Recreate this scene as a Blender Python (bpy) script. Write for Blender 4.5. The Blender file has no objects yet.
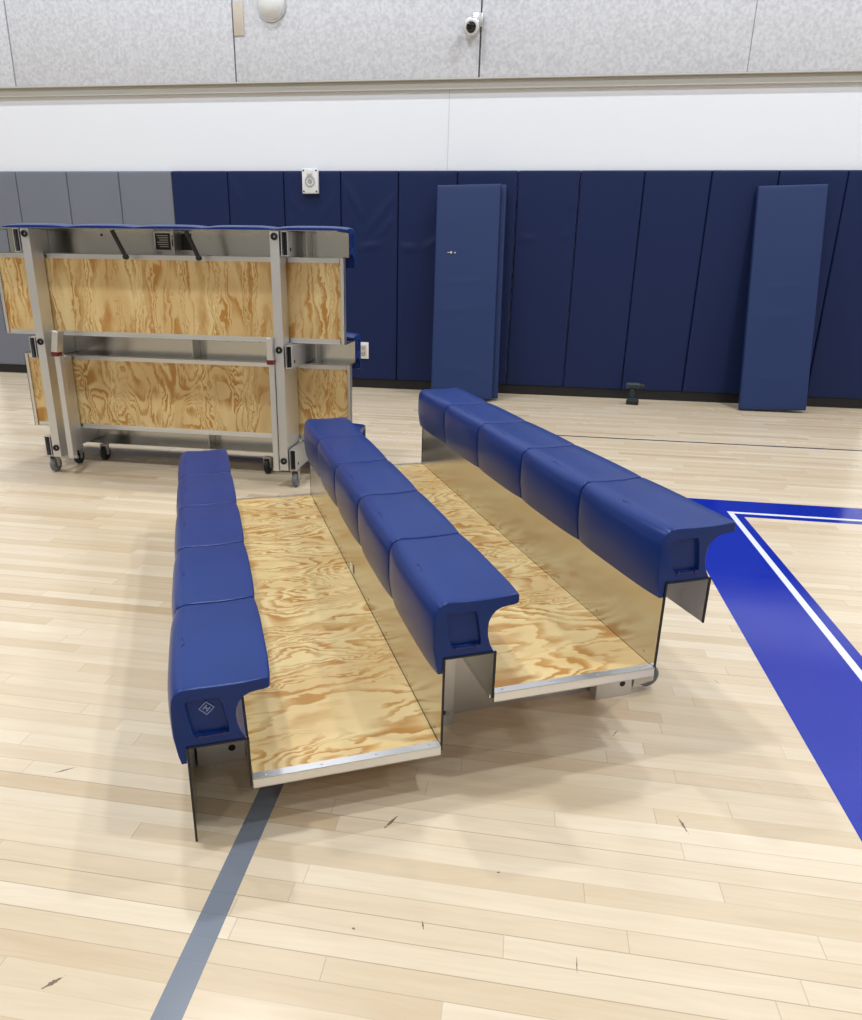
import bpy, bmesh, math, random
from mathutils import Vector, Matrix
random.seed(4)
C = bpy.context.scene.collection
R = math.radians

# ------------------------------------------------------------------ materials
def srgb(r, g, b):
    f = lambda c: (c/255/12.92) if c/255 <= .04045 else ((c/255+.055)/1.055)**2.4
    return (f(r), f(g), f(b), 1)

def mat(name, col, rough=.5, metal=0., spec=.5, bump=None, vary=None, coat=0):
    m = bpy.data.materials.new(name); m.use_nodes = True
    nt = m.node_tree; b = nt.nodes['Principled BSDF']
    b.inputs['Base Color'].default_value = col
    b.inputs['Roughness'].default_value = rough
    b.inputs['Metallic'].default_value = metal
    b.inputs['Specular IOR Level'].default_value = spec
    b.inputs['Coat Weight'].default_value = coat
    tc = nt.nodes.new('ShaderNodeTexCoord')
    if vary:                      # (scale, other colour, detail)
        n = nt.nodes.new('ShaderNodeTexNoise'); n.inputs['Scale'].default_value = vary[0]
        n.inputs['Detail'].default_value = vary[2] if len(vary) > 2 else 3
        nt.links.new(tc.outputs['Object'], n.inputs['Vector'])
        rp = nt.nodes.new('ShaderNodeValToRGB')
        rp.color_ramp.elements[0].position = .35; rp.color_ramp.elements[0].color = col
        rp.color_ramp.elements[1].position = .65; rp.color_ramp.elements[1].color = vary[1]
        nt.links.new(n.outputs['Fac'], rp.inputs['Fac']); nt.links.new(rp.outputs['Color'], b.inputs['Base Color'])
    if bump:                      # (scale, strength, distance)
        n = nt.nodes.new('ShaderNodeTexNoise'); n.inputs['Scale'].default_value = bump[0]; n.inputs['Detail'].default_value = 4
        nt.links.new(tc.outputs['Object'], n.inputs['Vector'])
        bp = nt.nodes.new('ShaderNodeBump'); bp.inputs['Strength'].default_value = bump[1]; bp.inputs['Distance'].default_value = bump[2]
        nt.links.new(n.outputs['Fac'], bp.inputs['Height']); nt.links.new(bp.outputs['Normal'], b.inputs['Normal'])
    return m

class NT:
    def __init__(s, m): s.t = m.node_tree
    def n(s, typ, **kw):
        x = s.t.nodes.new(typ)
        for k, v in kw.items(): setattr(x, k, v)
        return x
    def link(s, a, b): s.t.links.new(a, b)
    def m(s, op, a, b=None, c=None):
        x = s.n('ShaderNodeMath', operation=op)
        for i, v in enumerate((a, b, c)):
            if v is None: continue
            if isinstance(v, (int, float)): x.inputs[i].default_value = v
            else: s.link(v, x.inputs[i])
        return x.outputs[0]
    def mix(s, f, a, b, mode='MIX'):
        x = s.n('ShaderNodeMix', data_type='RGBA', blend_type=mode)
        for i, v in ((0, f), (6, a), (7, b)):
            if isinstance(v, (int, float)): x.inputs[i].default_value = v
            elif isinstance(v, tuple): x.inputs[i].default_value = v
            else: s.link(v, x.inputs[i])
        return x.outputs[2]
    def ramp(s, f, pts):
        x = s.n('ShaderNodeValToRGB'); e = x.color_ramp.elements
        while len(e) < len(pts): e.new(.5)
        for q, (p, c) in zip(e, pts): q.position = p; q.color = c
        s.link(f, x.inputs[0]); return x.outputs[0]
    def xyz(s, x, y, z=0.):
        c = s.n('ShaderNodeCombineXYZ')
        for i, v in enumerate((x, y, z)):
            if isinstance(v, (int, float)): c.inputs[i].default_value = v
            else: s.link(v, c.inputs[i])
        return c.outputs[0]
    def noise(s, vec, scale, detail=2, rough=.5, dist=0.):
        x = s.n('ShaderNodeTexNoise'); s.link(vec, x.inputs['Vector'])
        x.inputs['Scale'].default_value = scale; x.inputs['Detail'].default_value = detail
        x.inputs['Roughness'].default_value = rough; x.inputs['Distortion'].default_value = dist
        return x.outputs['Fac']
    def white(s, vec):
        x = s.n('ShaderNodeTexWhiteNoise', noise_dimensions='3D'); s.link(vec, x.inputs['Vector']); return x.outputs['Value']

def floor_material():
    m = mat('maple_floor', srgb(222, 200, 168), .2); T = NT(m); b = m.node_tree.nodes['Principled BSDF']
    tc = T.n('ShaderNodeTexCoord'); sp = T.n('ShaderNodeSeparateXYZ'); T.link(tc.outputs['Object'], sp.inputs[0])
    X, Y = sp.outputs[0], sp.outputs[1]
    wb = .0572
    ry = T.m('DIVIDE', Y, wb); row = T.m('FLOOR', ry); fy = T.m('FRACT', ry)
    r1 = T.white(T.xyz(row, 3.3, 0)); r2 = T.white(T.xyz(row, 9.1, 4))
    ln = T.m('ADD', .55, T.m('MULTIPLY', r2, .75))
    cx = T.m('DIVIDE', T.m('ADD', X, T.m('MULTIPLY', r1, 7.)), ln)
    idx = T.m('FLOOR', cx); fx = T.m('FRACT', cx)
    rnd = T.white(T.xyz(row, idx, 1.7)); rnd2 = T.white(T.xyz(row, idx, 5.7))
    base = T.ramp(rnd, [(0, srgb(203, 179, 147)), (.08, srgb(212, 191, 161)), (.5, srgb(218, 199, 171)), (.85, srgb(223, 206, 180)), (1, srgb(227, 211, 187))])
    # grain inside each plank
    gv = T.xyz(T.m('ADD', T.m('MULTIPLY', X, 1.6), T.m('MULTIPLY', rnd, 40.)), T.m('ADD', T.m('MULTIPLY', Y, 22.), T.m('MULTIPLY', rnd2, 30.)))
    g = T.noise(gv, 1.6, 4, .6, .6)
    g2 = T.ramp(T.m('FRACT', T.m('MULTIPLY', T.noise(gv, .7, 1, .5, .5), 9.)), [(0, (1, 1, 1, 1)), (.8, (.965, .955, .94, 1)), (1, (1, 1, 1, 1))])
    base = T.mix(1., base, T.ramp(g, [(.25, (.93, .91, .88, 1)), (.6, (1.0, 1.0, 1.0, 1)), (.8, (1.0, .99, .97, 1))]), 'MULTIPLY')
    base = T.mix(.7, base, g2, 'MULTIPLY')
    seam = T.m('LESS_THAN', T.m('ABSOLUTE', T.m('SUBTRACT', fy, .5)), .478)        # 1 inside
    strong = T.m('GREATER_THAN', r1, .72)
    seamk = T.m('MULTIPLY', T.m('SUBTRACT', 1., seam), T.m('ADD', .10, T.m('MULTIPLY', strong, .35)))
    butt = T.m('MULTIPLY', T.m('LESS_THAN', T.m('MULTIPLY', fx, ln), .0025), .3)
    dark = T.m('MAXIMUM', seamk, butt)
    wood = T.mix(dark, base, srgb(120, 95, 72))
    # painted court markings
    def rect(x0, x1, y0, y1):
        a = T.m('MULTIPLY', T.m('GREATER_THAN', X, x0), T.m('LESS_THAN', X, x1))
        c = T.m('MULTIPLY', T.m('GREATER_THAN', Y, y0), T.m('LESS_THAN', Y, y1))
        return T.m('MULTIPLY', a, c)
    bl = T.m('SUBTRACT', rect(.94, 6.2, -3., 4.55), rect(1.345, 5.8, -3., 4.235))
    bluec = T.mix(T.m('MULTIPLY', dark, .5), srgb(20, 42, 158), srgb(12, 22, 90))
    col = T.mix(bl, wood, bluec)
    wl = T.m('SUBTRACT', rect(1.268, 5.88, -3., 4.325), rect(1.30, 5.85, -3., 4.293))
    col = T.mix(wl, col, srgb(225, 226, 232))
    col = T.mix(rect(.3, 9., 6.13, 6.165), col, srgb(80, 74, 84))
    # grey line runs towards the wall, very slightly skewed
    Xs = T.m('ADD', X, T.m('MULTIPLY', Y, .028))
    gl = T.m('MULTIPLY', T.m('MULTIPLY', T.m('GREATER_THAN', Xs, -.606), T.m('LESS_THAN', Xs, -.545)), T.m('LESS_THAN', Y, 2.4))
    col = T.mix(gl, col, T.mix(T.m('MULTIPLY', dark, .4), srgb(118, 124, 134), srgb(90, 92, 98)))
    # gouges and scuffs in the boards
    for (x, y, ang, l, w) in [(-.266, 1.487, 62, .030, .0045), (.494, 1.61, 105, .030, .004), (-1.225, 1.52, 35, .032, .003), (-.14, 1.195, 105, .014, .0022),
                              (.193, 1.156, 88, .022, .0013), (-.862, .935, 48, .022, .005), (.36, 1.98, 60, .02, .0018), (.02, 1.37, 20, .006, .0025), (-.29, 1.16, 170, .005, .003), (.75, 2.35, 110, .02, .0012)]:
        ca, sa = math.cos(R(ang)), math.sin(R(ang))
        dx = T.m('SUBTRACT', X, x); dy = T.m('SUBTRACT', Y, y)
        a = T.m('DIVIDE', T.m('ADD', T.m('MULTIPLY', dx, ca), T.m('MULTIPLY', dy, sa)), l)
        c = T.m('DIVIDE', T.m('SUBTRACT', T.m('MULTIPLY', dy, ca), T.m('MULTIPLY', dx, sa)), w)
        d = T.m('ADD', T.m('ABSOLUTE', a), T.m('ABSOLUTE', c))
        d = T.m('ADD', d, T.m('MULTIPLY', T.m('SUBTRACT', T.noise(T.xyz(X, Y), 160., 2), .5), 1.6))
        col = T.mix(T.m('MULTIPLY', T.m('LESS_THAN', d, 1.), .8), col, srgb(82, 66, 58))
    T.link(col, b.inputs['Base Color'])
    sm = T.noise(T.xyz(X, Y), 1.7, 3)
    ro = T.m('ADD', .17, T.m('MULTIPLY', sm, .14)); ro = T.m('ADD', ro, T.m('MULTIPLY', rnd2, .02))
    ro = T.m('SUBTRACT', ro, T.m('MULTIPLY', bl, .13))
    T.link(ro, b.inputs['Roughness'])
    bp = T.n('ShaderNodeBump'); bp.inputs['Strength'].default_value = .12; bp.inputs['Distance'].default_value = .0008
    T.link(T.m('SUBTRACT', T.m('MULTIPLY', T.noise(T.xyz(T.m('MULTIPLY', X, .6), Y), 9., 1), .8), dark), bp.inputs['Height'])
    T.link(bp.outputs['Normal'], b.inputs['Normal'])
    return m

def plywood_material(name, kx, ky, freq, dist, amount):
    """rotary-cut softwood veneer, grain along local x"""
    m = mat(name, srgb(225, 190, 135), .36); T = NT(m); b = m.node_tree.nodes['Principled BSDF']
    tc = T.n('ShaderNodeTexCoord'); oi = T.n('ShaderNodeObjectInfo'); sp = T.n('ShaderNodeSeparateXYZ'); T.link(tc.outputs['Object'], sp.inputs[0])
    off = T.m('MULTIPLY', oi.outputs['Random'], 57.)
    X = T.m('ADD', sp.outputs[0], off); Y = sp.outputs[1]
    wob = T.m('MULTIPLY', T.m('SUBTRACT', T.noise(T.xyz(T.m('MULTIPLY', X, 2.2), T.m('MULTIPLY', Y, 5.)), 2.6, 3, .6), .5), .14)
    v = T.xyz(T.m('MULTIPLY', X, kx), T.m('MULTIPLY', T.m('ADD', Y, wob), ky))
    f = T.noise(v, 1.15, 1.5, .4, dist)
    rings = T.m('FRACT', T.m('MULTIPLY', f, freq))
    saw = T.ramp(rings, [(0, (0, 0, 0, 1)), (.30, (.05, .05, .05, 1)), (.62, (.75, .75, .75, 1)), (.86, (1, 1, 1, 1)), (1, (0, 0, 0, 1))])
    patch = T.noise(T.xyz(T.m('MULTIPLY', X, 1.6), T.m('MULTIPLY', Y, 5.)), 1.9, 3)
    fac = T.m('MULTIPLY', saw, T.ramp(patch, [(.3, (.25, .25, .25, 1)), (.7, (1.15*amount, 1.15*amount, 1.15*amount, 1))]))
    broad = T.ramp(T.noise(T.xyz(T.m('MULTIPLY', X, 1.), T.m('MULTIPLY', Y, 4.)), 1.4, 2), [(.40, (0, 0, 0, 1)), (.62, (.38, .38, .38, 1))])
    fac = T.m('MAXIMUM', fac, broad)
    fine = T.noise(T.xyz(T.m('MULTIPLY', X, 4.), T.m('MULTIPLY', Y, 130.)), 2.2, 3)
    col = T.mix(fac, srgb(238, 213, 156), srgb(190, 136, 64))
    col = T.mix(T.m('MULTIPLY', T.m('SUBTRACT', fine, .35), .35), col, srgb(184, 138, 78))
    vo = T.n('ShaderNodeTexVoronoi'); T.link(T.xyz(X, Y), vo.inputs['Vector']); vo.inputs['Scale'].default_value = 1.7
    k = T.m('LESS_THAN', vo.outputs['Distance'], .016)
    col = T.mix(T.m('MULTIPLY', k, .7), col, srgb(105, 62, 32))
    T.link(col, b.inputs['Base Color'])
    return m

def aluminium_material(name, rough, col=(.70, .69, .67, 1), streak=.06, stretch=(1., 1., 1.)):
    m = mat(name, col, rough, 1.); T = NT(m); b = m.node_tree.nodes['Principled BSDF']
    tc = T.n('ShaderNodeTexCoord'); mp = T.n('ShaderNodeMapping'); T.link(tc.outputs['Object'], mp.inputs[0])
    mp.inputs['Scale'].default_value = stretch
    n = T.noise(mp.outputs[0], 3., 4)
    T.link(T.m('ADD', rough-streak, T.m('MULTIPLY', n, 2*streak)), b.inputs['Roughness'])
    return m

M = {}
M['floor'] = floor_material()
M['ply'] = plywood_material('plywood_deck', 1.15, 4.6, 22., .4, 1.25)
M['ply_straight'] = plywood_material('plywood_straight_grain', .4, 5.2, 13., .2, 1.35)
M['ply_swirl'] = plywood_material('plywood_swirling_grain', 1.4, 4.2, 17., .7, 1.4)
M['sheet'] = aluminium_material('aluminium_sheet', .21, (.64, .63, .59, 1), .05, (.3, .3, 1.))
M['alu'] = aluminium_material('aluminium_extrusion', .38, (.78, .78, .78, 1), .08)
M['alu_dull'] = aluminium_material('aluminium_tube', .48, (.72, .73, .75, 1), .08)
M['zinc'] = mat('zinc_bracket', (.62, .62, .60, 1), .35, .9)
M['black_edge'] = mat('black_edge', srgb(22, 21, 24), .45)
M['black'] = mat('black_rubber', srgb(26, 26, 28), .6)
M['grey_rubber'] = mat('grey_caster_rubber', srgb(112, 114, 118), .55)
M['red'] = mat('red_plastic', srgb(110, 22, 34), .4)
M['seat'] = mat('blue_seat_plastic', srgb(20, 50, 116), .3, 0, .26, bump=(420., .10, .0005), vary=(3., srgb(17, 46, 109)))
M['mark'] = mat('pale_moulded_mark', srgb(130, 145, 190), .5)
M['pocket'] = mat('blue_seat_shaded', srgb(22, 36, 96), .4)  # same seat plastic, darkened to put recess shade into the colour
M['navy'] = mat('navy_vinyl', srgb(21, 35, 76), .5, 0, .25, bump=(55., .10, .002))
M['navy2'] = mat('navy_vinyl_loose', srgb(34, 51, 94), .5, 0, .3, bump=(40., .15, .003))
M['grey_vinyl'] = mat('grey_vinyl', srgb(116, 119, 130), .5, 0, .3, bump=(55., .10, .002))
M['wall'] = mat('white_wall_paint', srgb(232, 234, 240), .6, bump=(90., .05, .001))
M['wallfar'] = mat('pale_wall_paint', srgb(178, 176, 172), .8)
M['ceil'] = mat('ceiling_paint', srgb(140, 140, 140), .9)
M['band'] = mat('grey_trim_paint', srgb(190, 187, 180), .5)
M['felt'] = mat('felt_acoustic', srgb(196, 196, 202), .95, vary=(34., srgb(216, 217, 222), 6), bump=(60., .3, .003))
M['white_plastic'] = mat('white_plastic', srgb(226, 226, 226), .35)
M['beige'] = mat('beige_plastic', srgb(196, 184, 170), .5)
M['steel'] = mat('brushed_steel_plate', (.62, .62, .62, 1), .35, .8)
M['dark_glass'] = mat('dark_glass', srgb(18, 18, 22), .1)
M['teal'] = mat('dark_teal_tool', srgb(26, 46, 54), .45)
M['sticker'] = mat('label_white', srgb(232, 232, 232), .4)
M['sticker_dark'] = mat('label_dark', srgb(34, 36, 42), .4)
M['seam'] = mat('wall_seam', srgb(190, 192, 198), .7)

# ------------------------------------------------------------------ mesh helpers
def new(): return bmesh.new()
def box(bm, x0, x1, y0, y1, z0, z1, bev=0., seg=2, M4=None):
    vs = [bm.verts.new(p) for p in ((x0,y0,z0),(x1,y0,z0),(x1,y1,z0),(x0,y1,z0),(x0,y0,z1),(x1,y0,z1),(x1,y1,z1),(x0,y1,z1))]
    fs = [bm.faces.new([vs[i] for i in q]) for q in ((3,2,1,0),(4,5,6,7),(0,1,5,4),(1,2,6,5),(2,3,7,6),(3,0,4,7))]
    if bev:
        es = list({e for f in fs for e in f.edges})
        r = bmesh.ops.bevel(bm, geom=es, offset=bev, segments=seg, profile=.5, affect='EDGES')
        vs = list({v for f in r['faces'] for v in f.verts} | {v for v in vs if v.is_valid})
    if M4 is not None:
        bmesh.ops.transform(bm, matrix=M4, verts=[v for v in vs if v.is_valid])
    return vs
def cyl(bm, a, b, r, seg=20, r2=None, hole=0.):
    a, b = Vector(a), Vector(b); d = (b-a).normalized()
    up = Vector((0,0,1)) if abs(d.z) < .9 else Vector((1,0,0))
    u = d.cross(up).normalized(); v = d.cross(u)
    r2 = r if r2 is None else r2
    ring = lambda c, q: [bm.verts.new(c+u*math.cos(2*math.pi*i/seg)*q+v*math.sin(2*math.pi*i/seg)*q) for i in range(seg)]
    A, B = ring(a, r), ring(b, r2)
    for i in range(seg): bm.faces.new((A[i], B[i], B[(i+1)%seg], A[(i+1)%seg]))
    if hole:
        H, K = ring(a, hole), ring(b, hole)
        for i in range(seg):
            j = (i+1)%seg
            bm.faces.new((H[j], K[j], K[i], H[i])); bm.faces.new((A[j], H[j], H[i], A[i])); bm.faces.new((B[i], K[i], K[j], B[j]))
    else:
        bm.faces.new(A[::1]); bm.faces.new(B[::-1])
def lathe(bm, prof, axis_o, axis_d, seg=24):
    o, d = Vector(axis_o), Vector(axis_d).normalized()
    up = Vector((0,0,1)) if abs(d.z) < .9 else Vector((1,0,0))
    u = d.cross(up).normalized(); v = d.cross(u); rings = []
    for (r, h) in prof:
        if r < 1e-6: rings.append([bm.verts.new(o+d*h)])
        else: rings.append([bm.verts.new(o+d*h+u*math.cos(2*math.pi*i/seg)*r+v*math.sin(2*math.pi*i/seg)*r) for i in range(seg)])
    for A, B in zip(rings, rings[1:]):
        for i in range(seg):
            j = (i+1)%seg
            if len(A) == 1 and len(B) == 1: continue
            if len(A) == 1: bm.faces.new((A[0], B[i], B[j]))
            elif len(B) == 1: bm.faces.new((A[i], B[0], A[j]))
            else: bm.faces.new((A[i], B[i], B[j], A[j]))
def prism(bm, pts, axis, a, b):
    """polygon pts in the two other axes, extruded along axis from a to b"""
    def P(p, t):
        if axis == 'y': return (p[0], t, p[1])
        if axis == 'x': return (t, p[0], p[1])
        return (p[0], p[1], t)
    A = [bm.verts.new(P(p, a)) for p in pts]; B = [bm.verts.new(P(p, b)) for p in pts]
    n = len(pts)
    bm.faces.new(A); bm.faces.new(B[::-1])
    for i in range(n): bm.faces.new((A[i], B[i], B[(i+1)%n], A[(i+1)%n]))
def obj(name, bm, m, parent=None, smooth=35):
    bmesh.ops.recalc_face_normals(bm, faces=bm.faces)
    me = bpy.data.meshes.new(name); bm.to_mesh(me); bm.free()
    if smooth:
        for p in me.polygons: p.use_smooth = True
        me.set_sharp_from_angle(angle=R(smooth))
    for q in (m if isinstance(m, (list, tuple)) else [m]): me.materials.append(q)
    o = bpy.data.objects.new(name, me); C.objects.link(o)
    if parent: o.parent = parent
    return o
def tag(o, label, cat, group=None):
    o['label'] = label; o['category'] = cat
    if group: o['group'] = group
    return o
def thing(name, label, cat, loc=(0,0,0), rotz=0, group=None):
    o = bpy.data.objects.new(name, None); C.objects.link(o); o.location = loc; o.rotation_euler = (0,0,rotz)
    return tag(o, label, cat, group)
def struct(name, bm, m, smooth=0):
    o = obj(name, bm, m, None, smooth); o['kind'] = 'structure'; return o

# ------------------------------------------------------------------ room shell
WY = 8.17
bm = new(); box(bm, -13, 15, -13, WY+.2, -.1, 0); struct('floor', bm, M['floor'])
bm = new(); box(bm, -13, 15, WY, WY+.2, 0, 9); struct('wall_back', bm, M['wall'])
bm = new(); box(bm, -13.2, -13, -13, WY+.2, 0, 9); struct('wall_left', bm, M['wallfar'])
bm = new(); box(bm, 15, 15.2, -13, WY+.2, 0, 9); struct('wall_right', bm, M['wallfar'])
bm = new(); box(bm, -13.2, 15.2, -13.2, -13, 0, 9); struct('wall_front', bm, M['wallfar'])
bm = new(); box(bm, -13.2, 15.2, -13.2, WY+.2, 9, 9.2); struct('ceiling', bm, M['ceil'])
bm = new(); box(bm, -13, 15, WY-.03, WY, 0, .098); struct('baseboard_back', bm, M['black_edge'])
bm = new(); box(bm, -13, 15, WY-.04, WY, 3.045, 3.125, .004); struct('trim_1', bm, M['band'])
bm = new(); box(bm, -13, 15, WY-.075, WY, 3.125, 3.140, .003); struct('trim_2', bm, M['band'])
bm = new(); box(bm, -.928, -.924, WY-.002, WY, 2.3, 3.045); struct('trim_3', bm, M['seam'])

# acoustic felt panels above the ledge
panels = [(-8.23, 'grey felt acoustic panel at the left edge of the picture, only a sliver showing'),
          (-5.695, 'grey felt acoustic panel left of the beige cover plate'),
          (-3.163, 'grey felt acoustic panel between the beige cover plate and the camera'),
          (-.628, 'grey felt acoustic panel right of the round camera'),
          (1.895, 'grey felt acoustic panel at the right end of the row above the ledge')]
for x0, lab in panels:
    bm = new(); box(bm, x0+.0055, x0+2.5245, WY-.065, WY-.004, 3.1415, 4.35, .006)
    tag(obj('acoustic_panel', bm, M['felt']), lab, 'acoustic panel', 'felt acoustic panels above the ledge')

# ------------------------------------------------------------------ wall pads
def pad_mesh(w, h, t, ridges=(), nx=26, nz=70, seed=0):
    """upholstered pad, front towards -y, x 0..w, z 0..h, y -t..0"""
    rnd = random.Random(seed); bm = new(); grid = []
    r = .018
    def edge(d): return 0 if d >= r else (r-math.sqrt(max(0, r*r-(r-d)**2)))
    def coord(n, L):
        c = [0, r*.12, r*.35, r*.7, r]
        m = n-10
        return c + [r+(L-2*r)*(i+1)/(m+1) for i in range(m)] + [L-q for q in c[::-1]]
    xs, zs = coord(nx, w), coord(nz, h)
    ph = [rnd.uniform(0, 6) for _ in range(4)]
    for z in zs:
        row = []
        for x in xs:
            y = -t + edge(min(x, w-x)) + edge(min(z, h-z))
            ins = min(1, min(x, w-x)/.05)*min(1, min(z, h-z)/.06)
            y -= .0012*ins*math.sin(x*9+ph[0])*math.sin(z*5+ph[1])
            for (xa, za, xb, zb, amp, wd) in ridges:
                dx, dz = xb-xa, zb-za; L2 = dx*dx+dz*dz
                s = max(0, min(1, ((x-xa)*dx+(z-za)*dz)/L2)); d = math.hypot(x-xa-s*dx, z-za-s*dz)
                y -= ins*amp*math.exp(-(d/wd)**2)*math.sin(math.pi*(.1+.8*s))
            row.append(bm.verts.new((x, min(y, -.004), z)))
        grid.append(row)
    for a, b in zip(grid, grid[1:]):
        for i in range(len(a)-1): bm.faces.new((a[i], a[i+1], b[i+1], b[i]))
    # sides and back
    back = {}
    def bk(v):
        if v not in back: back[v] = bm.verts.new((v.co.x, 0, v.co.z))
        return back[v]
    loop = grid[0] + [g[-1] for g in grid[1:]] + grid[-1][-2::-1] + [g[0] for g in grid[-2:0:-1]]
    for a, b in zip(loop, loop[1:]+loop[:1]): bm.faces.new((b, a, bk(a), bk(b)))
    bm.faces.new([bk(v) for v in loop])
    return bm
xs = [-6.51, -5.88, -5.248, -4.615, -3.984, -3.333, -2.697, -2.064, -1.436, -.811, -.186, .444, 1.074, 1.717, 2.345, 2.975, 3.605]
fold = lambda *a: [(x0, z0, x1, z1, am*1.7, wd) for (x0, z0, x1, z1, am, wd) in a]
ridges = {
 4: fold(), 
 5: fold((.02, 2.15, .16, 1.85, .009, .02), (.01, 2.05, .14, 1.72, .008, .018), (.03, 1.9, .12, 1.65, .006, .015)),
 6: fold((.05, 1.95, .2, 1.75, .007, .018), (.58, 2.0, .42, 1.7, .007, .02), (.6, 1.85, .5, 1.62, .005, .015), (.1, 1.8, .15, 1.6, .005, .015)),
 7: fold((.02, 2.12, .24, 1.72, .010, .024), (.02, 1.95, .2, 1.55, .007, .018), (.60, 1.98, .28, 1.58, .009, .02), (.2, 1.42, .45, 1.47, .012, .025), (.02, 1.45, .14, 1.5, .012, .022), (.6, 1.75, .35, 1.5, .006, .02)),
 8: fold((.03, 1.44, .2, 1.42, .013, .02), (.28, 1.44, .5, 1.56, .011, .022), (.3, 1.43, .52, 1.40, .012, .018)),
 10: fold((.02, 1.56, .22, 1.54, .008, .014), (.5, 1.55, .6, 1.62, .007, .014), (.5, 1.8, .6, 1.95, .005, .014)),
}
pad_labels = {
 0: 'grey wall pad, leftmost of all, half out of the picture',
 1: 'grey wall pad, second from the left end above the folded bleacher',
 2: 'grey wall pad, third from the left end above the folded bleacher',
 3: 'grey wall pad that meets the first navy pad',
 4: 'navy wall pad that meets the last grey pad',
 5: 'navy wall pad just left of the one with the white alarm box',
 6: 'navy wall pad under the white alarm box',
 7: 'creased navy wall pad with the electrical outlet near its foot',
 8: 'creased navy wall pad two right of the alarm box, clear of the bleacher',
 9: 'navy wall pad mostly hidden by the left one of the loose leaning pads',
 10: 'navy wall pad with a short crease, right of the left leaning pad',
 11: 'navy wall pad left of the one the cordless drill stands at',
 12: 'navy wall pad just behind the cordless drill',
 13: 'navy wall pad left of the one behind the right leaning pad',
 14: 'navy wall pad behind the right one of the loose leaning pads',
 15: 'navy wall pad at the far right end of the row'}
for i in range(16):
    w = xs[i+1]-xs[i]-.005
    bm = pad_mesh(w, 2.2, .05, ridges.get(i, ()), seed=i)
    o = obj('wall_pad', bm, M['grey_vinyl'] if i < 4 else M['navy'], None, 60)
    o.location = (xs[i]+.0025, WY, .1)
    tag(o, pad_labels[i], 'wall pad', 'grey pads fixed on the wall' if i < 4 else 'navy pads fixed on the wall')

def leaning(x0, w, ybase, wallgap, lab, tw, tilt=0):
    h = 2.17; th = .05
    root = thing('loose_wall_pad', lab, 'wall pad', (x0, ybase, 0), R(tw), 'loose pads leaning on the wall')
    lean = math.asin(min(.4, (WY-.068-th-wallgap-ybase)/h))
    bm = pad_mesh(w, h, th, [(.05, .9, .5, .95, .004, .03), (.06, .35, .5, .28, .004, .03), (.1, 1.2, .55, 1.22, .003, .02)], seed=int(x0*10)+50)
    o = obj('vinyl_cover', bm, M['navy2'], root, 60)
    ML4 = Matrix.Rotation(R(tilt), 4, 'Y') @ Matrix.Translation((0, th, 0.004)) @ Matrix.Rotation(-lean, 4, 'X'); o.matrix_local = ML4
    bm = new(); box(bm, .004, w-.004, .0005, .012, .01, h-.01); b2 = obj('backing_board', bm, M['black'], root)
    b2.matrix_local = ML4
    return root, o
r1, o1 = leaning(-.965, .655, 7.57, .095, 'loose navy pad with a small tear leaning left of the cordless drill', -1, -1.2)
leaning(-.885, .63, 7.655, .015, 'loose navy pad behind the torn leaning pad, only its right edge showing', -1, -1.2)
bm = new(); cyl(bm, (.17, -.056, 1.50), (.17, -.048, 1.50), .012, 12); cyl(bm, (.21, -.056, 1.497), (.21, -.048, 1.497), .008, 12); box(bm, .13, .16, -.055, -.05, 1.497, 1.503)
sc = obj('tear', bm, M['beige'], o1); sc['label'] = 'small pale tear'
leaning(2.215, .64, 7.70, .005, 'loose navy pad leaning on the wall right of the cordless drill', 0, -1.8)

# ------------------------------------------------------------------ wall fittings
ob = thing('alarm_box', 'small white alarm box with round grille mounted at the top of a navy pad', 'alarm', (-2.385, WY-.05, 2.07))
bm = new(); box(bm, -.088, .088, -.05, .0, 0, .25, .008); obj('housing', bm, M['white_plastic'], ob)
bm = new(); cyl(bm, (0, -.056, .12), (0, -.049, .12), .055, 24, hole=.042); obj('grille_ring', bm, M['steel'], ob)
bm = new(); cyl(bm, (0, -.054, .12), (0, -.049, .12), .026, 20); obj('grille', bm, M['steel'], ob)
bm = new(); box(bm, -.03, .03, -.062, -.049, .185, .235, .004); obj('strobe_lens', bm, M['white_plastic'], ob)
for sx in (-.07, .07):
    for sz in (.02, .225):
        bm = new(); cyl(bm, (sx, -.053, sz), (sx, -.049, sz), .009, 10); obj('screw_head', bm, M['black'], ob)

ot = thing('electrical_outlet', 'white electrical outlet low on the navy pad beside the folded bleacher', 'outlet', (-1.822, WY-.05, .335))
bm = new(); box(bm, -.062, .062, -.010, 0, 0, .185, .004); obj('cover_plate', bm, M['white_plastic'], ot)
bm = new(); box(bm, -.036, .036, -.016, -.009, .03, .155, .003); obj('receptacle', bm, M['beige'], ot)
for z in (.06, .125):
    bm = new()
    box(bm, -.016, -.009, -.0175, -.0155, z-.012, z+.012); box(bm, .009, .016, -.0175, -.0155, z-.012, z+.012)
    cyl(bm, (0, -.0175, z-.022), (0, -.0155, z-.022), .006, 10)
    obj('socket', bm, M['black'], ot)

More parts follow.
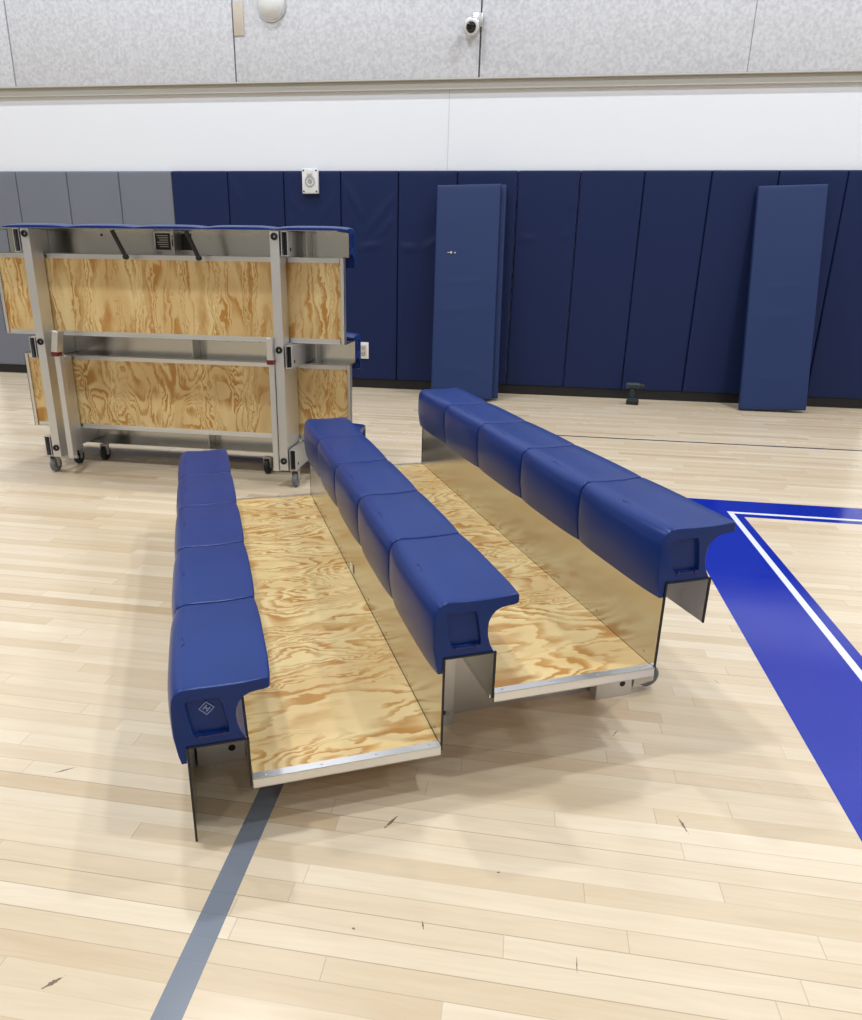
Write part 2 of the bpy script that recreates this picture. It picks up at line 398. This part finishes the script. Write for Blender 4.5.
cm = thing('security_camera', 'round white security camera with dark lens on the grey acoustic panels', 'camera', (-.70, WY-.07, 3.56))
bm = new(); box(bm, -.01, .09, -.045, -.001, .0, .12, .008); obj('mounting_plate', bm, M['steel'], cm)
bm = new(); lathe(bm, [(0, .02), (.06, .02), (.078, .0), (.08, -.03), (.068, -.05), (0, -.052)], (-.015, -.088, -.01), (0, -.93, -.36)); obj('housing', bm, M['steel'], cm)
bm = new(); lathe(bm, [(.046, .028), (.050, .034), (.064, .032), (.072, .018), (.072, .0)], (-.015, -.088, -.01), (0, -.93, -.36)); obj('bezel', bm, M['white_plastic'], cm)
bm = new(); lathe(bm, [(.048, .02), (.044, .036), (.03, .046), (0, .05)], (-.015, -.088, -.01), (0, -.93, -.36)); obj('lens', bm, M['dark_glass'], cm)
sp_ = thing('dome_fixture', 'white round dome fixture on the acoustic panel beside the beige plate', 'wall fixture', (-2.745, WY-.066, 3.82))
bm = new(); lathe(bm, [(0, .09), (.06, .085), (.11, .06), (.135, .02), (.14, 0), (0, 0)], (0, 0, 0), (0, -1, 0)); obj('dome', bm, M['white_plastic'], sp_)
bm = new(); cyl(bm, (0, -.012, 0), (0, 0.0, 0), .155, 32); obj('mounting_ring', bm, M['steel'], sp_)
bm = new(); box(bm, -3.155, -3.045, WY-.074, WY-.0655, 3.555, 3.86, .003)
for z in (3.59, 3.83): cyl(bm, (-3.10, WY-.077, z), (-3.10, WY-.073, z), .006, 10)
tag(obj('cover_plate', bm, M['beige']), 'beige rectangular cover plate on the acoustic panels', 'cover plate')

# cordless drill
dr = thing('cordless_drill', 'dark cordless drill standing on its battery by the padded wall', 'drill', (1.16, 7.80, 0), R(-12))
bm = new(); box(bm, -.062, .062, -.04, .04, 0, .055, .012, 3); obj('battery_pack', bm, M['black'], dr)
bm = new(); box(bm, -.052, .052, -.036, .036, .05, .072, .008); obj('battery_clip', bm, M['teal'], dr)
bm = new(); prism(bm, [(-.03, .068), (.024, .068), (.012, .11), (.016, .175), (-.034, .175), (-.036, .12)], 'y', -.018, .018)
bmesh.ops.bevel(bm, geom=bm.edges[:], offset=.006, segments=2, affect='EDGES'); obj('handle', bm, M['teal'], dr)
bm = new(); lathe(bm, [(0, -.085), (.022, -.085), (.032, -.07), (.034, -.03), (.034, .04), (.026, .062), (0, .062)], (0, 0, .20), (1, 0, 0)); obj('motor_housing', bm, M['teal'], dr)
bm = new(); lathe(bm, [(0, .058), (.022, .06), (.024, .08), (.018, .105), (.008, .112), (0, .112)], (0, 0, .20), (1, 0, 0)); obj('chuck', bm, M['black'], dr)
bm = new(); box(bm, .014, .026, -.006, .006, .135, .16, .003); obj('trigger', bm, M['black'], dr)

# ------------------------------------------------------------------ bleacher
RUN, RISE, H0, ML = .6468, .1405, .44, .457
NS = 5; LEN = NS*ML
PROF = [(.006,-.203),(.0005,-.18),(-.002,-.13),(-.003,-.09),(-.002,-.05),(.001,-.026),(.007,-.011),(.016,-.003),(.03,.001),(.06,.0),(.10,-.001),(.14,-.001),(.18,.001),
        (.214,.004),(.221,.003),(.2245,-.001),(.2255,-.018),(.2225,-.0225),(.212,-.025),(.196,-.026),(.178,-.0295),(.163,-.037),(.152,-.050),(.1445,-.067),(.142,-.088),(.1435,-.112),(.150,-.136),(.1605,-.157),
        (.10,-.157),(.024,-.157),(.0185,-.163),(.0185,-.203)]
def rrect_hit(cx, cz, hx, hz, r, ang):
    """distance from the centre to a rounded rectangle in direction ang (march)"""
    d = (math.cos(ang), math.sin(ang)); lo, hi = 0, .3
    for _ in range(30):
        m_ = (lo+hi)/2; x, z = abs(d[0]*m_), abs(d[1]*m_)
        qx, qz = x-(hx-r), z-(hz-r)
        sd = math.hypot(max(qx, 0), max(qz, 0))+min(max(qx, qz), 0)-r
        if sd < 0: lo = m_
        else: hi = m_
    return cx+d[0]*lo, cz+d[1]*lo
def seat_mesh():
    bm = new(); g = .0028; L = ML-2*g
    st = [0, .0008, .0025, .006, .02, .05, .10, .17, .2285, .287, .357, .407, .437, .451, .4545, .4562, .457]
    st = [g+s/.457*L for s in st]
    cx, cz = .085, -.078
    rings = []
    for y in st:
        e = min(y-g, ML-g-y)
        f = 0 if e > .006 else (.0028*(1-math.sqrt(max(0, 1-((.006-e)/.006)**2))))  # rounded module ends
        s = (y-ML/2)/(L/2)
        ring = []
        for (u, v) in PROF:
            du = 0
            if u < .018 and v > -.15: pre = -.005*min(1, (.018-u)/.018)
            else: pre = 0
            if u < .05: du = -.010*(1-s**4)*(1-u/.05 if u > 0 else 1)
            if u > .15 and v > -.03: du = .007*(1-s**4)*min(1, (u-.15)/.06)
            dv = 0
            if v > -.03 and .01 < u < .22: dv = .0012*(1-s**6)
            if v < -.17: dv = 0
            if u <= .02 and v < -.15 and u > .01: du = 0
            k = 1
            uu, vv = u+du+pre, v+dv
            d = math.hypot(uu-cx, vv-cz)
            if f and v > -.15: uu -= (uu-cx)/d*f; vv -= (vv-cz)/d*f
            ring.append(bm.verts.new((uu, y, vv+H0)))
        rings.append(ring)
    n = len(PROF)
    for A, B in zip(rings, rings[1:]):
        for i in range(n): bm.faces.new((A[i], A[(i+1)%n], B[(i+1)%n], B[i]))
    # moulded pocket in both end faces
    ccx, ccz = .074, -.083
    for full, dy in ((rings[0], 1), (rings[-1], -1)):
        y0 = full[0].co.y; inner, deep = [], []
        for q in range(28):
            x, z = rrect_hit(ccx, ccz, .043, .052, .010, 2*math.pi*q/28); x -= (z-ccz)*.16
            inner.append(bm.verts.new((x, y0, z+H0))); deep.append(bm.verts.new((ccx+(x-ccx)*.93, y0+dy*.011, ccz+(z-ccz)*.93+H0)))
        es = []
        for loop in (full, inner):
            for a, b in zip(loop, loop[1:]+loop[:1]): es.append(bm.edges.get((a, b)) or bm.edges.new((a, b)))
        bmesh.ops.triangle_fill(bm, edges=es, use_beauty=True, use_dissolve=False, normal=(0, -dy, 0))
        for a, b, c, d in zip(inner, inner[1:]+inner[:1], deep[1:]+deep[:1], deep): bm.faces.new((a, b, c, d))
        bm.faces.new(deep)
    return bm
def build_unit(root, T4, tipped, frame_ys, ply):
    """T4 maps unit coordinates (u across the rows, y along them, h up) to the root's"""
    def part(name, bm, m, parent=None, smooth=35):
        o = obj(name, bm, m, parent or root, smooth)
        if parent is None: o.matrix_local = T4
        return o
    proto = None
    for k in range(3):
        du, dh = k*RUN, k*RISE
        sy = -.007 if (k == 0 and not tipped) else 0.               # the front row sits a touch out of line
        if sy: du = -.003
        for j in range(NS):
            # one seat module, copied along the row
            if proto is None:
                o = proto = part('seat', seat_mesh(), M['seat'], None, 28)
                bm = new()                                          # moulded finger notch near the front edge
                prism(bm, [(.020, .21), (.023, .213), (.029, .227), (.029, .236), (.023, .250), (.020, .253), (.0245, .244), (.0268, .236), (.0268, .227), (.0245, .219)], 'z', H0-.002, H0+.0032)
                no = obj('moulded_notch', bm, M['pocket'], o)
                bm = new()
                box(bm, .048, .120, .0005, .006, H0-.136, H0-.131, .001); box(bm, .052, .058, -.001, .006, H0-.1375, H0-.128); box(bm, .108, .114, -.001, .006, H0-.1375, H0-.128)
                li = obj('pocket_lip', bm, M['pocket'], o)
            else:
                o = proto.copy(); C.objects.link(o); o.parent = root
                for ch in (no, li):
                    c = ch.copy(); C.objects.link(c); c.parent = o
            o.matrix_local = T4 @ Matrix.Translation((du, j*ML+sy, dh))
            if j == 0 and k == 0 and not tipped:
                bm = new()                                          # pale diamond-shaped maker's mark in the end pocket
                Rm = Matrix.Translation((.074, .0122, H0-.062)) @ Matrix.Rotation(R(45), 4, 'Y')
                s = .0135
                for (a0, a1, c0, c1) in ((-s, s, s-.0022, s), (-s, s, -s, -s+.0022), (-s, -s+.0022, -s, s), (s-.0022, s, -s, s), (-.007, -.0035, -.007, .007), (.0035, .007, -.007, .007), (-.007, .007, -.0016, .0016)):
                    box(bm, a0, a1, -.0015, .001, c0, c1, 0, 1, Rm)
                q = obj('diamond_mark', bm, M['mark'], o); q['label'] = 'pale diamond outline mark'
        F0, F1, G0, G1 = .0205, .0235, .164, .167
        topz, gb, fb = H0-.158+dh, H0-.30+dh, dh
        bm = new(); box(bm, du+F0, du+F1, .002+sy, LEN-.002+sy, fb, topz)
        for y in [.06+.27*i for i in range(9)]:
            if k: cyl(bm, (du+F0-.0015, y, fb+.035), (du+F0+.001, y, fb+.035), .005, 8)
        rp = part('riser_panel', bm, M['sheet'])
        if k == 1 and not tipped:
            bm = new(); box(bm, du+F0-.0008, du+F0, 1.12, 1.15, fb+.03, fb+.065); q = obj('warning_sticker', bm, M['red'], rp); q['label'] = 'small red sticker'
            bm = new(); box(bm, du+F0-.0008, du+F0, 1.15, 1.20, fb+.02, fb+.055); q = obj('notice_sticker', bm, M['sticker'], rp); q['label'] = 'small white sticker'
        bm = new(); box(bm, du+F1, du+G1, .002, LEN-.002, topz-.003, topz); box(bm, du+G0, du+G1, .002, LEN-.002, gb, topz-.003)
        for y in (.15, .9, 1.35, 2.13): cyl(bm, (du+.06, y, topz-.007), (du+.06, y, topz-.003), .007, 8)
        ch_ = part('seat_channel', bm, M['sheet'])
        for y0, y1 in ((.0005+sy, .0045+sy), (LEN-.0045+sy, LEN-.0005+sy)):
            bm = new(); box(bm, du+F0-.001, du+F1+.0015, y0-.001, y1, fb+.0005, topz+.001); box(bm, du+F0, du+G1, y0-.001, y1, topz-.0035, topz+.001); box(bm, du+G0-.0015, du+G1+.001, y0-.001, y1, gb, topz)
            part('edge_strip', bm, M['black_edge'])
    for k in range(2):
        du, dh = k*RUN, k*RISE
        a, b = du+.168, du+RUN+.0195; top = H0-.287+dh
        bm = new(); box(bm, a, b, .003, LEN-.003, top-.018, top, .0008, 1)
        fbd = part('footboard', bm, ply[k])
        for y0, s in ((-.003, 1), (LEN+.003, -1)):
            bm = new(); y1 = y0+s*.004; y2 = y0+s*.024
            box(bm, a, b, min(y0, y1), max(y0, y1), top-.026, top+.0025)
            box(bm, a, b, min(y0, y2), max(y0, y2), top+.0001, top+.003)
            box(bm, a, b, min(y0, y2), max(y0, y2), top-.026, top-.0235)
            for i in range(4):
                xx = a+.03+(b-a-.06)*i/3
                cyl(bm, (xx, y0+s*.014, top+.0025), (xx, y0+s*.014, top+.0055), .0045, 10)
            part('end_angle', bm, M['alu'])
        for (u0, u1) in ((a, a+.028), (b-.028, b)):
            bm = new(); box(bm, u0, u1, .03, LEN-.03, top-.022, top-.0185)
            if u0 == a: box(bm, u0, u0+.003, .03, LEN-.03, top-.034, top-.019)
            else: box(bm, u1-.003, u1, .03, LEN-.03, top-.034, top-.019)
            part('support_rail', bm, M['alu'])
    # two support frames: beam, three leg tubes, casters, lift arm
    for (yb, s) in frame_ys:       # yb = beam face nearest the end it belongs to; s = +1 towards growing y
        W = .055
        y0, y1 = (yb, yb+s*W) if s > 0 else (yb+s*W, yb)
        t1 = H0-.287-.040
        # stepped beam made as thin-walled outline
        poly = [(.03, .004), (1.452, .004), (1.452, t1+RISE), (RUN+.17, t1+RISE), (RUN+.17, t1), (.03, t1)]
        bm = new()
        for yy in ((y0, y0+.004), (y1-.004, y1)): prism(bm, poly, 'y', *yy)
        box(bm, .03, 1.452, y0, y1, .0, .004)
        box(bm, .026, .03, y0, y1, .0, t1); box(bm, 1.452, 1.456, y0, y1, 0, t1+RISE)
        fr = part('support_frame', bm, M['alu_dull'], None, 0)
        for u in ((.055, .70, 1.395) if tipped else ()):
            bm = new(); lathe(bm, [(.006, .0), (.006, .004), (.012, .004), (.012, .010), (.019, .010), (.021, .006), (.021, 0)], (u, (y0+y1)/2, .0), (0, 0, -1), 18)
            obj('bolt_washer', bm, M['black'], fr)
        ty0, ty1 = (y0-.052, y0-.012) if s > 0 else (y1+.012, y1+.052)
        for k in range(3):
            u0, u1, zt = k*RUN+.026, k*RUN+.161, H0-.163+k*RISE
            w = .004; bm = new()
            box(bm, u0, u1, ty0, ty0+w, .001, zt); box(bm, u0, u1, ty1-w, ty1, .001, zt)
            box(bm, u0, u0+w, ty0+w, ty1-w, .001, zt); box(bm, u1-w, u1, ty0+w, ty1-w, .001, zt)
            lg = part('leg', bm, M['alu_dull'], None, 0)
            bm = new(); ye = ty0 if s > 0 else ty1; oo = -s*.0012
            cyl(bm, (u0+.098, ye+oo, .048), (u0+.098, ye-oo*.2, .048), .0105, 16); obj('bolt_hole', bm, M['black'], lg)
            if k == 1 and not tipped:
                bm = new(); cyl(bm, (u1-.018, ye, .045), (u1-.018, ye+oo*5, .045), .012, 6); cyl(bm, (u1-.018, ye, .045), (u1-.018, ye+oo*10, .045), .006, 10); obj('bolt', bm, M['zinc'], lg)
            bm = new(); box(bm, u0+w, u1-w, ty0+w, ty1-w, .03, .034); obj('tube_shade', bm, M['black'], lg)  # black sheet inside the open tube stands in for its shade
        # casters
        def caster(u, yc, hc, m, nm='caster', r=.05):
            bm = new(); ax = (0, 1, 0)
            lathe(bm, [(.012, -.015), (r-.010, -.017), (r-.002, -.012), (r, -.004), (r, .004), (r-.002, .012), (r-.010, .017), (.012, .015)], (u, yc, hc), ax, 26)
            cs = part(nm, bm, m)
            bm = new()
            for sy in (-1, 1): prism(bm, [(u+.012, hc-.012), (u+.012, hc+.012), (u-.062, hc+.024), (u-.062, hc-.024)], 'y', yc+sy*.021-.0015, yc+sy*.021+.0015)
            box(bm, u-.066, u-.061, yc-.024, yc+.024, hc-.028, hc+.028); cyl(bm, (u, yc-.024, hc), (u, yc+.024, hc), .007, 12)
            obj('fork', bm, M['zinc'], cs)
        tc = (ty0+ty1)/2
        caster(1.525, tc, .055, M['grey_rubber'], r=.05 if tipped else .042)
        if tipped:
            for (yc, hc) in (((.60, .31),) if s > 0 else ((1.985, .27), (1.86, .40))):
                caster(1.525, yc, hc, M['black'])
            ay0, ay1 = (y1+.003, y1+.039) if s > 0 else (1.832, 1.870)
            bm = new(); box(bm, .76, 1.46, ay0, ay1, -.012, .036, .003, 1); ar = part('lift_arm', bm, M['alu_dull'])
            bm = new(); box(bm, .625, .76, ay0-.002, ay1+.002, -.034, .03, .003, 1,
                Matrix.Translation((.76, (ay0+ay1)/2, 0)) @ Matrix.Rotation(R(0 if s > 0 else 11), 4, 'Z') @ Matrix.Translation((-.76, -(ay0+ay1)/2, 0))); obj('arm_sleeve', bm, M['alu'], ar)
            bm = new(); box(bm, .757, .785, ay0-.003, ay1+.003, -.037, .02, .004, 2); q = obj('sleeve_latch', bm, M['red'], ar); q['label'] = 'dark red latch'
            bm = new(); cyl(bm, (1.455, ay0-.01, .02), (1.455, ay1+.01, .02), .010, 14, hole=.005)
            cyl(bm, (.80, ay0-.008, .02), (.80, ay1+.008, .02), .008, 12); obj('pivot_pin', bm, M['zinc'], ar)
    if tipped:
        for (ya, yb_) in ((1.395, 1.345), (.925, .875)):
            bm = new(); a, b = Vector((.03, ya, .02)), Vector((.180, yb_, .06))
            d = (b-a); Lg = d.length; x = d.normalized(); yv = Vector((0, 0, 1)).cross(x).normalized(); z = x.cross(yv)
            M4 = Matrix((x, yv, z)).transposed().to_4x4(); M4.translation = a
            box(bm, 0, Lg, -.012, .012, -.008, .008, .003, 1, M4); cyl(bm, b+Vector((0, 0, -.012)), b+Vector((0, 0, .012)), .015, 14)
            part('locking_bar', bm, M['black'])
        pz = H0-.158-.0031
        bm = new(); box(bm, .030, .140, 1.005, 1.265, pz-.001, pz); pl = part('instruction_label', bm, M['sticker'])
        bm = new()
        for (u0, u1, ya, yb_) in ((.036, .134, 1.155, 1.257), (.036, .134, 1.013, 1.095)): box(bm, u0, u1, ya, yb_, pz-.0016, pz-.0008)
        # pictogram: a falling figure under a stack
        cyl(bm, (.055, 1.137, pz-.0016), (.055, 1.137, pz-.0008), .009, 12)
        prism(bm, [(.068, 1.146), (.066, 1.132), (.085, 1.118), (.078, 1.106), (.098, 1.112), (.102, 1.13), (.12, 1.142), (.1, 1.148)], 'z', pz-.0016, pz-.0008)
        obj('label_print', bm, M['sticker_dark'], pl)
        bm = new()
        for i, dv in ((0, .0), (1, .005), (2, .01), (3, .015), (4, .02), (5, .025)): box(bm, .048+i*.013, .052+i*.013, 1.17, 1.245-.008*(i % 3), pz-.0019, pz-.0016)
        obj('label_lines', bm, M['zinc'], pl)
        for (k, y) in ((1, .98), (1, .87), (1, .765), (1, .65), (0, .42), (0, 1.62)):
            bm = new(); cyl(bm, (k*RUN+.05, y, pz+k*RISE-.002), (k*RUN+.05, y, pz+k*RISE+.001), .008, 10); part('hole_disc', bm, M['black'])  # black discs put in for the dark of small holes
        for k in range(3):          # dark joint lines where the stiffeners sit
            for y in (.235, 1.14-.06, 2.02):
                bm = new(); box(bm, k*RUN+.0245, k*RUN+.1635, y, y+.004, H0-.29+k*RISE+.02, H0-.165+k*RISE)
                part('stiffener', bm, M['zinc'])

bl = thing('bleacher', 'open three-row bleacher with blue seats and plywood footboards standing on the court', 'bleacher', (-.7574, 1.3333, 0), R(25.36))
build_unit(bl, Matrix.Identity(4), False, ((.335, 1), (LEN-.335, -1)), (M['ply'], M['ply']))
cxr = -1.092-LEN/2
tp = thing('bleacher', 'bleacher tipped up on its casters by the wall, showing plywood undersides', 'bleacher', (cxr, 4.44, 0))
# u -> -Z, y -> -X, h -> +Y
T4 = Matrix(((0, -1, 0, -1.092-cxr), (0, 0, 1, 4.22-4.44), (-1, 0, 0, 1.575), (0, 0, 0, 1)))
build_unit(tp, T4, True, ((.350, 1), (1.985, -1)), (M['ply_straight'], M['ply_swirl']))

# ------------------------------------------------------------------ ceiling lights
def light(x, y, z, e, sx=1.2, sy=.6, col=(1, .97, .93)):
    l = bpy.data.lights.new('high_bay', 'AREA'); l.shape = 'RECTANGLE'; l.size = sx; l.size_y = sy; l.energy = e; l.color = col
    o = bpy.data.objects.new('high_bay_lamp', l); C.objects.link(o); o.location = (x, y, z)
for y, xo in ((-9.5, 0), (-4.3, .6), (1.5, .6), (5.4, 0.)):
    for x in (-8.6, -2.8, 2.9, 8.6):
        light(x+xo, y, 8.6, 95 if y < 0 else 235, .45, .3, (.90, .95, 1.))
w = bpy.data.worlds.new('w'); bpy.context.scene.world = w; w.use_nodes = True
w.node_tree.nodes['Background'].inputs[0].default_value = (.8, .85, 1, 1); w.node_tree.nodes['Background'].inputs[1].default_value = .3

# ------------------------------------------------------------------ camera
cd = bpy.data.cameras.new('cam'); co = bpy.data.objects.new('camera', cd); C.objects.link(co)
cd.sensor_fit = 'HORIZONTAL'; cd.sensor_width = 36; cd.lens = 714.7/862*36
cd.shift_x = 20/862; cd.shift_y = -4/862
pitch, roll, yaw = R(18.872), R(.972), R(8.694)
r = Vector((1, 0, 0)); f = Vector((0, math.cos(pitch), -math.sin(pitch))); u = Vector((0, math.sin(pitch), math.cos(pitch)))
r2 = r*math.cos(roll)+u*math.sin(roll); u2 = u*math.cos(roll)-r*math.sin(roll)
Rm = Matrix((r2, u2, -f)).transposed()
co.matrix_world = Matrix.Translation((0, 0, 1.3952)) @ (Matrix.Rotation(yaw, 3, 'Z') @ Rm).to_4x4()
cd.clip_start = .05
S = bpy.context.scene; S.camera = co
S.view_settings.view_transform = 'Standard'; S.view_settings.look = 'None'; S.view_settings.gamma = 1
S.view_settings.use_curve_mapping = False; S.view_settings.exposure = -0.16
